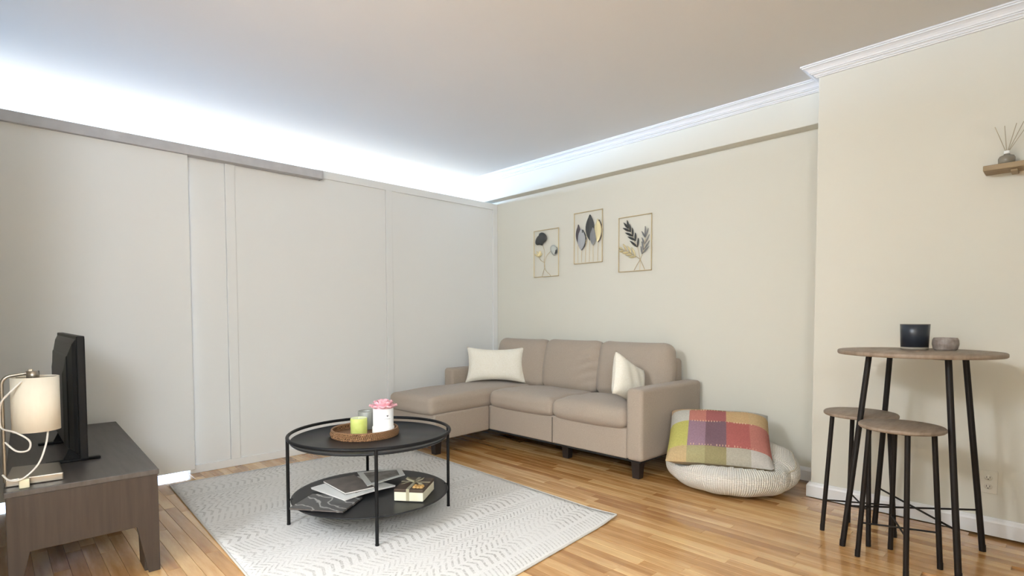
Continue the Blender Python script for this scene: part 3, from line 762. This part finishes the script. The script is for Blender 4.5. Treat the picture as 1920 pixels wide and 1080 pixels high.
# ------------------------------------------------------------------ bar table and stools
def leg_set(root, cx, cy, corners, ztop, k, r_leg, zc_, xr):
    tops = []
    for (x, y) in corners:
        tx_, ty_ = cx+(x-cx)*k, cy+(y-cy)*k; tops.append((tx_, ty_))
        lg = G().tube([(tx_, ty_, ztop), (x, y, .012)], r_leg, 10).obj('leg', 'iron', root)
        G().tube([(x-(tx_-x)*.012/ztop, y-(ty_-y)*.012/ztop, 0.0), (x, y, .030)], r_leg*1.04, 10).obj('foot_cap', 'iron', lg)
    def at(i, z): t = 1-z/ztop; return (tops[i][0]+(corners[i][0]-tops[i][0])*t, tops[i][1]+(corners[i][1]-tops[i][1])*t, z)
    for a, b, dz in ((0, 2, 0), (1, 3, .006)): G().tube([at(a, zc_+dz), at(b, zc_+dz)], xr, 8).obj('cross_brace', 'iron', root)
    for i in range(4):
        a, b = tops[i], tops[(i+1) % 4]; G().tube([(a[0], a[1], ztop-.004), (b[0], b[1], ztop-.004)], .006, 6).obj('top_frame_bar', 'iron', root)
def round_top(root, name, cx, cy, r_, z0, z1):
    G().lathe([(0, z0), (r_-.004, z0), (r_, z0+.004), (r_, z1-.004), (r_-.004, z1), (0, z1)], (cx, cy, 0), 72).obj(name, 'tabletop', root)
bc = Vector((-.798, -3.717)); l1_ = Vector((-.993, -3.486)); dv = l1_-bc; pv = Vector((dv.y, -dv.x))
bt = thing('bar_table', 'tall round wood-topped bar table with splayed iron legs by the wall', 'table', (bc.x, bc.y, 0))
bcn = [bc+dv, bc-pv, bc-dv, bc+pv]
leg_set(bt, bc.x, bc.y, bcn, .898, .68, .0125, .19, .0045)
round_top(bt, 'table_top', bc.x, bc.y, .312, .898, .917)
def stool(label, c_, lv):
    c_ = Vector(c_); lv = Vector(lv); pv_ = Vector((lv.y, -lv.x))
    s_ = thing('bar_stool', label, 'stool', (c_.x, c_.y, 0), 'round bar stools tucked beside the bar table')
    leg_set(s_, c_.x, c_.y, [c_+lv, c_-pv_, c_-lv, c_+pv_], .588, .78, .0105, .155, .004)
    round_top(s_, 'seat', c_.x, c_.y, .157, .588, .605); return s_
stool('round wooden bar stool farther back, partly hidden behind the nearer stool', (-.777, -3.495), (-.076, .136))
stool('round wooden bar stool nearer the viewer, its seat overlapping the other stool', (-1.02, -3.705), (-.054, .139))
c = (-.665, -3.685, .917)
nj = thing('candle_jar', 'dark navy candle jar on the tall bar table', 'candle', c)
G().lathe([(0, 0), (.053, 0), (.055, .002), (.055, .012), (0, .012)], c, 40).obj('base', 'jar_base', nj)
G().lathe([(0, .012), (.055, .012), (.059, .118), (.0575, .119), (.055, .112), (0, .100)], c, 40).obj('jar', 'navy_jar', nj)
G().lathe([(.0572, .1185), (.0592, .1185), (.0592, .1205), (.0572, .1205)], c, 40).obj('rim', 'jar_base', nj)
c = (-.655, -3.800, .917)
stn = thing('stone_bowl', 'small grey marbled stone bowl beside the navy candle jar', 'bowl', c)
G().lathe([(0, 0), (.040, 0), (.046, .006), (.051, .028), (.049, .048), (.044, .058), (.040, .058), (.036, .050), (0, .046)], c, 26, smooth=False).obj('bowl', 'stone', stn)

# ------------------------------------------------------------------ wall art
def artwork(name, label, y0, y1, z0, z1, TLc, TRc, BRc, BLc):
    r_ = thing(name, label, 'wall art', (0, (y0+y1)/2, z0), 'metal botanical wall art in gold frames')
    XA = -.014
    def P(px, py, dx=0):
        v = .5; u = .5
        for _ in range(6):
            xl = TLc[0]+(BLc[0]-TLc[0])*v; xr = TRc[0]+(BRc[0]-TRc[0])*v; u = (px-xl)/(xr-xl)
            yt = TLc[1]+(TRc[1]-TLc[1])*u; yb = BLc[1]+(BRc[1]-BLc[1])*u; v = (py-yt)/(yb-yt)
        return Vector((XA-dx, y0+(y1-y0)*u, z1+(z0-z1)*v))
    t = .006
    for nm, a, b in (('frame_bar', (y0, z0), (y1, z0)), ('frame_bar', (y0, z1), (y1, z1)), ('frame_bar', (y0, z0), (y0, z1)), ('frame_bar', (y1, z0), (y1, z1))):
        ya, yb = sorted((a[0], b[0])); za, zb = a[1], b[1]
        G().box((XA-.004, XA+.003), (ya-t/2, yb+t/2), (za-t/2, zb+t/2), .001, seg=1).obj(nm, 'gold', r_)
    for yy in (y0+(y1-y0)*.1, y0+(y1-y0)*.9): G().tube([(XA, yy, z1), (-.0005, yy, z1)], .0015, 6).obj('wall_hook', 'gold', r_)
    return r_, P
def stem(r_, P, pts, rad=.0021, m='gold'):
    # smooth the traced polyline a little
    q = [P(*p) for p in pts]; out = []
    for i in range(len(q)-1):
        p0, p1, p2, p3 = q[max(i-1, 0)], q[i], q[i+1], q[min(i+2, len(q)-1)]
        for k in range(5):
            s = k/5; out.append(.5*((2*p1)+(p2-p0)*s+(2*p0-5*p1+4*p2-p3)*s*s+(3*p1-p0-3*p2+p3)*s**3))
    out.append(q[-1]); G().tube(out, rad, 6).obj('stem', m, r_)
def leaf(r_, P, a, b, wd, m, dx=.004, name='leaf', skew=.5):
    A, B = P(*a, dx), P(*b, dx); ax = B-A; sd = Vector((0, -ax.z, ax.y)).normalized(); n = 9; v = []; f = []
    for i in range(n+1):
        t = i/n; w_ = wd*math.sin(math.pi*min(1, max(0.02, t**(math.log(.5)/math.log(skew)))))**.8
        c_ = A.lerp(B, t)
        v += [c_-sd*w_+Vector((.004, 0, 0)), c_+Vector((-.004, 0, 0)), c_+sd*w_+Vector((.004, 0, 0))]
    for i in range(n):
        f += [(3*i, 3*i+1, 3*i+4, 3*i+3), (3*i+1, 3*i+2, 3*i+5, 3*i+4)]
    ob = G().add(v, f).obj(name, m, r_); md = ob.modifiers.new('thickness', 'SOLIDIFY'); md.thickness = .0015; return ob
def blob(r_, P, pts, m, dx=.006, name='petal'):
    q = [P(*p, dx) for p in pts]; n = len(q); out = []
    for i in range(n):
        p0, p1, p2, p3 = q[i-1], q[i], q[(i+1) % n], q[(i+2) % n]
        for k in range(3):
            s = k/3; out.append(.5*((2*p1)+(p2-p0)*s+(2*p0-5*p1+4*p2-p3)*s*s+(3*p1-p0-3*p2+p3)*s**3))
    c_ = sum(out, Vector())/len(out); m2 = len(out)
    v = [c_+Vector((-.010, 0, 0))]+[c_.lerp(p, .6)+Vector((-.006, 0, 0)) for p in out]+out
    f = [(0, 1+i, 1+(i+1) % m2) for i in range(m2)]+[(1+i, 1+m2+i, 1+m2+(i+1) % m2, 1+(i+1) % m2) for i in range(m2)]
    ob = G().add(v, f, 0, True).obj(name, m, r_); md = ob.modifiers.new('thickness', 'SOLIDIFY'); md.thickness = .0015
A1, P1 = artwork('poppy_wall_art', 'gold framed metal poppies with one dark bloom, leftmost of the three', -.552, -.866, 1.464, 1.907, (100, 130), (550, 65), (560, 960), (115, 990))
stem(A1, P1, [(266, 385), (298, 480), (306, 580), (297, 690), (312, 790), (285, 890), (262, 978)])
stem(A1, P1, [(412, 505), (345, 585), (312, 690), (304, 790), (345, 880), (395, 925), (418, 962)])
stem(A1, P1, [(200, 605), (225, 655), (262, 690), (296, 705)])
blob(A1, P1, [(255, 150), (310, 172), (350, 235), (335, 305), (290, 350), (266, 392), (222, 380), (165, 384), (136, 345), (141, 290), (168, 232), (195, 205), (208, 168)], 'navy')
blob(A1, P1, [(450, 385), (498, 398), (532, 465), (524, 540), (490, 584), (455, 560), (425, 505), (415, 430)], 'palegrey')
blob(A1, P1, [(512, 425), (536, 465), (530, 540), (494, 584), (482, 560), (512, 520)], 'navy', .003)
for a, b, wd in (((198, 606), (120, 552), .010), ((198, 606), (162, 496), .010), ((198, 606), (212, 490), .010), ((198, 606), (240, 495), .009), ((198, 606), (262, 540), .010)): leaf(A1, P1, a, b, wd, 'gold_leaf', name='petal')
A2, P2 = artwork('leaf_wall_art', 'gold framed metal art of upright broad leaves, highest and middle of the three', -1.053, -1.364, 1.557, 2.008, (130, 190), (600, 110), (615, 990), (145, 1030))
for x0, y0, x1 in ((205, 690, 207), (268, 800, 270), (340, 680, 335), (402, 630, 403), (462, 720, 468), (545, 665, 540)): stem(A2, P2, [(x0, y0-60), (x0, y0), ((x0+x1)/2, (y0+1010)/2), (x1, 1016-(x1-145)*.085)])
leaf(A2, P2, (207, 370), (205, 690), .029, 'plum', .003)
leaf(A2, P2, (282, 455), (275, 800), .046, 'navy', .004); leaf(A2, P2, (260, 445), (268, 800), .045, 'bluegrey', .008)
leaf(A2, P2, (400, 205), (402, 635), .048, 'navy', .004)
leaf(A2, P2, (460, 420), (468, 720), .035, 'grey_leaf', .010)
leaf(A2, P2, (552, 290), (548, 668), .042, 'brown_lid', .003); leaf(A2, P2, (535, 278), (540, 664), .038, 'gold_leaf', .008)
stem(A2, P2, [(340, 690), (330, 620), (345, 550), (375, 540)], .0012); stem(A2, P2, [(340, 690), (362, 630), (375, 560)], .0012)
A3, P3 = artwork('fern_wall_art', 'gold framed metal fern sprigs tied in a bunch, rightmost of the three', -1.536, -1.848, 1.4545, 1.904, (70, 160), (580, 80), (585, 970), (85, 1000))
stem(A3, P3, [(418, 805), (395, 700), (370, 610), (320, 510), (255, 360), (222, 300)], .0021)
stem(A3, P3, [(418, 805), (448, 720), (470, 640), (484, 520), (488, 430)], .0021)
stem(A3, P3, [(418, 805), (350, 750), (290, 715), (200, 665), (120, 640)], .0021)
for x in (325, 415, 488): stem(A3, P3, [(418, 805), ((418+x)/2, 885), (x, 990-(x-85)*.06)], .0021)
for a, b in (((370, 610), (260, 515)), ((345, 505), (220, 445)), ((305, 437), (180, 385)), ((258, 365), (142, 312)), ((225, 320), (152, 230)),
             ((375, 605), (386, 470)), ((340, 515), (338, 388)), ((298, 440), (290, 310)), ((262, 375), (245, 255)), ((228, 320), (206, 192))): leaf(A3, P3, a, b, .0085, 'navy')
for a, b in (((446, 720), (428, 600)), ((466, 655), (440, 525)), ((480, 570), (440, 462)), ((487, 460), (438, 365)),
             ((450, 715), (553, 592)), ((470, 650), (555, 508)), ((484, 555), (553, 412)), ((489, 455), (536, 315)), ((488, 440), (490, 285))): leaf(A3, P3, a, b, .0065, 'grey_leaf')
for a, b in (((352, 755), (245, 768)), ((292, 722), (196, 735)), ((235, 692), (138, 703)), ((160, 668), (88, 680)), ((140, 645), (82, 608)),
             ((345, 748), (285, 615)), ((275, 700), (222, 592)), ((205, 655), (150, 560))): leaf(A3, P3, a, b, .009, 'gold_leaf')

# ------------------------------------------------------------------ wall shelf and diffuser
sh = thing('floating_shelf', 'brown wooden floating shelf high on the right wall', 'shelf', (BUMP_X, -4.2, 1.755))
G().box((-.448, BUMP_X-.0005), (-4.50, -3.893), (1.757, 1.782), .003).obj('plank', 'shelf_wood', sh)
for y in (-4.0, -4.4): G().box((-.42, BUMP_X-.0005), (y-.012, y+.012), (1.745, 1.7565), .002).obj('bracket', 'shelf_wood', sh)
c = (-.395, -3.972, 1.7825)
df = thing('reed_diffuser', 'small smoky glass reed diffuser standing on the wooden shelf', 'diffuser', c)
G().lathe([(0, 0), (.026, 0), (.030, .003), (.031, .030), (.026, .040), (.012, .046), (.011, .050), (0, .050)], c, 28).obj('bottle', 'diff', df)
G().lathe([(0, .050), (.011, .050), (.011, .064), (.004, .064), (0, .062)], c, 20).obj('cap', 'cap', df)
for dy, dx in ((.045, 0), (.012, .01), (-.030, .0), (-.055, -.01), (-.075, .01)): G().tube([(c[0], c[1], c[2]+.05), (c[0]+dx, c[1]+dy, c[2]+.185)], .0016, 6).obj('reed', 'reed', df)

# ------------------------------------------------------------------ television cabinet, television, lamp
CH = .435; cx0, cx1, cy0, cy1 = -3.822, -3.348, -1.53, -.10
tv = thing('tv_cabinet', 'low dark walnut television cabinet with cut-out end legs', 'cabinet', ((cx0+cx1)/2, (cy0+cy1)/2, 0))
def cab_rot(g):
    o_ = Vector((cx1, cy0, 0)); m_ = Matrix.Translation(o_) @ Matrix.Rotation(R(-2.0), 4, 'Z') @ Matrix.Translation(-o_); g.v = [m_ @ p for p in g.v]; return g
cab_rot(G().box((cx0-.004, cx1+.004), (cy0-.006, cy1), (CH-.022, CH), .003)).obj('top', 'cab_top', tv)
W = cx1-cx0
endp = [(0, 0), (.022, 0), (.063, .198), (W-.079, .2025), (W-.041, 0), (W, 0), (W, CH-.022), (0, CH-.022)]
for y in (cy0, cy1-.030): cab_rot(G().prism(endp, (cx0, y, 0), (1, 0, 0), (0, 0, 1), (0, 1, 0), .028)).obj('end_panel', 'cab_wood', tv, bevmod=.002)
cab_rot(G().box((cx0+.006, cx1-.022), (cy0+.029, cy1-.031), (.205, CH-.0225))).obj('body', 'cab_wood', tv)
ym = (cy0+cy1)/2
for a, b in ((cy0+.032, ym-.002), (ym+.002, cy1-.033)):
    d_ = cab_rot(G().box((cx1-.0215, cx1-.003), (a, b), (.208, CH-.026), .002)).obj('door_panel', 'cab_wood', tv)
    cab_rot(G().box((cx1-.0028, cx1+.012), ((a+b)/2-.05, (a+b)/2+.05), (CH-.062, CH-.052), .002)).obj('handle', 'iron', d_)
for y, s in ((cy0+.0285, 1), (cy1-.0305, -1)):
    cab_rot(G().prism([(0, 0), (s*.13, 0), (s*.17, .205), (0, .205)], (cx1-.052, y, 0), (0, 1, 0), (0, 0, 1), (1, 0, 0), .03)).obj('corner_leg', 'cab_wood', tv)

tt = thing('television', 'black flat-screen television seen edge-on on the walnut cabinet', 'television', (-3.6, -.86, CH))
TX, TY0, TY1, TZ0, TZ1 = -3.556, -1.31, -.44, .474, .998
pan = G().box((TX-.028, TX), (TY0, TY1), (TZ0, TZ1), .004).obj('panel', 'tv', tt)
G().box((TX-.0005, TX+.0012), (TY0+.012, TY1-.012), (TZ0+.018, TZ1-.012)).obj('screen', 'screen', pan)
# tapered rear housing
g = G(); loops = []
for dx, iy, iz0, iz1 in ((-.028, .02, .02, .012), (-.040, .045, .03, .035), (-.052, .10, .035, .085), (-.056, .105, .035, .09), (-.062, .15, .04, .15), (-.066, .17, .05, .17)):
    loops.append([(TX+dx, TY0+iy, TZ0+iz0), (TX+dx, TY1-iy, TZ0+iz0), (TX+dx, TY1-iy, TZ1-iz1), (TX+dx, TY0+iy, TZ1-iz1)])
v = [p for l in loops for p in l]; f = [(4*i+j, 4*i+(j+1) % 4, 4*i+4+(j+1) % 4, 4*i+4+j) for i in range(len(loops)-1) for j in range(4)]+[(20, 21, 22, 23), (3, 2, 1, 0)]
g.add(v, f); g.obj('rear_housing', 'tv_back', tt, bevmod=.003)
for y in (-1.13, -.62):
    ft = G().box((-3.685, -3.495), (y-.014, y+.014), (CH, CH+.012), .003).obj('stand_foot', 'tv', tt)
    G().prism([(-.045, 0), (.045, 0), (.018, .06), (-.018, .06)], (-3.582, y-.008, CH+.011), (1, 0, 0), (0, 0, 1), (0, 1, 0), .016).obj('neck', 'tv', ft)

LY = -1.40
lp = thing('table_lamp', 'nickel table lamp with a cream drum shade beside the television', 'lamp', (-3.74, LY, CH))
G().prism([(-.085, -.10), (.085, -.115), (.09, .10), (-.06, .13)], (-3.735, LY+.06, CH+.0005), (1, 0, 0), (0, 1, 0), (0, 0, 1), .03).obj('base', 'nickel', lp, bevmod=.004)
px = -3.818
arc = [(px, LY, CH+.012), (px, LY, .82)]+[(px+.03*(1-math.cos(t)), LY, .82+.034*math.sin(t)) for t in [k*math.pi/2/6 for k in range(1, 7)]]+[(-3.735, LY, .862)]
G().tube(arc, .0062, 10).obj('pole', 'nickel', lp)
G().box((-3.742, -3.728), (LY-.007, LY+.007), (.845, .876), .002).obj('arm_joint', 'nickel', lp)
G().lathe([(0, .835), (.020, .835), (.020, .868), (.004, .868), (0, .868)], (-3.728, LY, 0), 20).obj('socket', 'nickel', lp)
sd = G().lathe([(.072, .636), (.0735, .636), (.0735, .846), (.072, .846), (.0705, .846), (.0705, .636), (.072, .636)], (-3.722, LY, 0), 56).obj('shade', 'shade', lp)
g = G()
for d in (20, 140, 260): g.tube([(-3.728, LY, .842), (-3.722+.0712*math.cos(R(d)), LY+.0712*math.sin(R(d)), .842)], .0015, 6)
g.obj('spider', 'nickel', sd)
def cat(pts, k=6):
    q = [Vector(p) for p in pts]; out = []
    for i in range(len(q)-1):
        p0, p1, p2, p3 = q[max(i-1, 0)], q[i], q[i+1], q[min(i+2, len(q)-1)]
        for j in range(k):
            s = j/k; out.append(.5*((2*p1)+(p2-p0)*s+(2*p0-5*p1+4*p2-p3)*s*s+(3*p1-p0-3*p2+p3)*s**3))
    return out+[q[-1]]
G().tube(cat([(-3.762, LY-.06, .835), (-3.795, LY-.075, .80), (-3.822, LY-.06, .76), (-3.826, LY-.02, .70), (-3.822, LY-.03, .66), (-3.785, LY-.07, .645), (-3.748, LY-.08, .61), (-3.752, LY-.08, .575), (-3.785, LY-.07, .575), (-3.815, LY-.05, .61)]), .0034, 8).obj('cord', 'cord_white', lp)
G().tube(cat([(-3.690, LY-.03, .64), (-3.700, LY-.06, .585), (-3.725, LY-.09, .52), (-3.770, LY-.10, .475), (-3.806, LY-.09, .472), (-3.825, LY-.06, .49)]), .0034, 8).obj('cord', 'cord_white', lp)
G().box((-3.782, -3.752), (LY-.092, LY-.062), (CH, CH+.034), .003).obj('plug_block', 'plug', lp)

cb_ = thing('cable_bundle', 'tangled black cables hanging behind the walnut cabinet', 'cables', (-3.86, -1.3, 0))
for k in range(4):
    rr = random.Random(20+k); y = -1.42+.06*k
    G().tube(cat([(-3.842-.004*k, y, .43), (-3.852, y-.03, .36-.02*k), (-3.845, y+.02, .29), (-3.858, y-.02*k, .2), (-3.848, y+.03, .1), (-3.86, y, .005)]), .0035, 6).obj('cable', 'black_metal', cb_)
for o in list(bpy.data.objects):
    if '_o' in o: del o['_o']
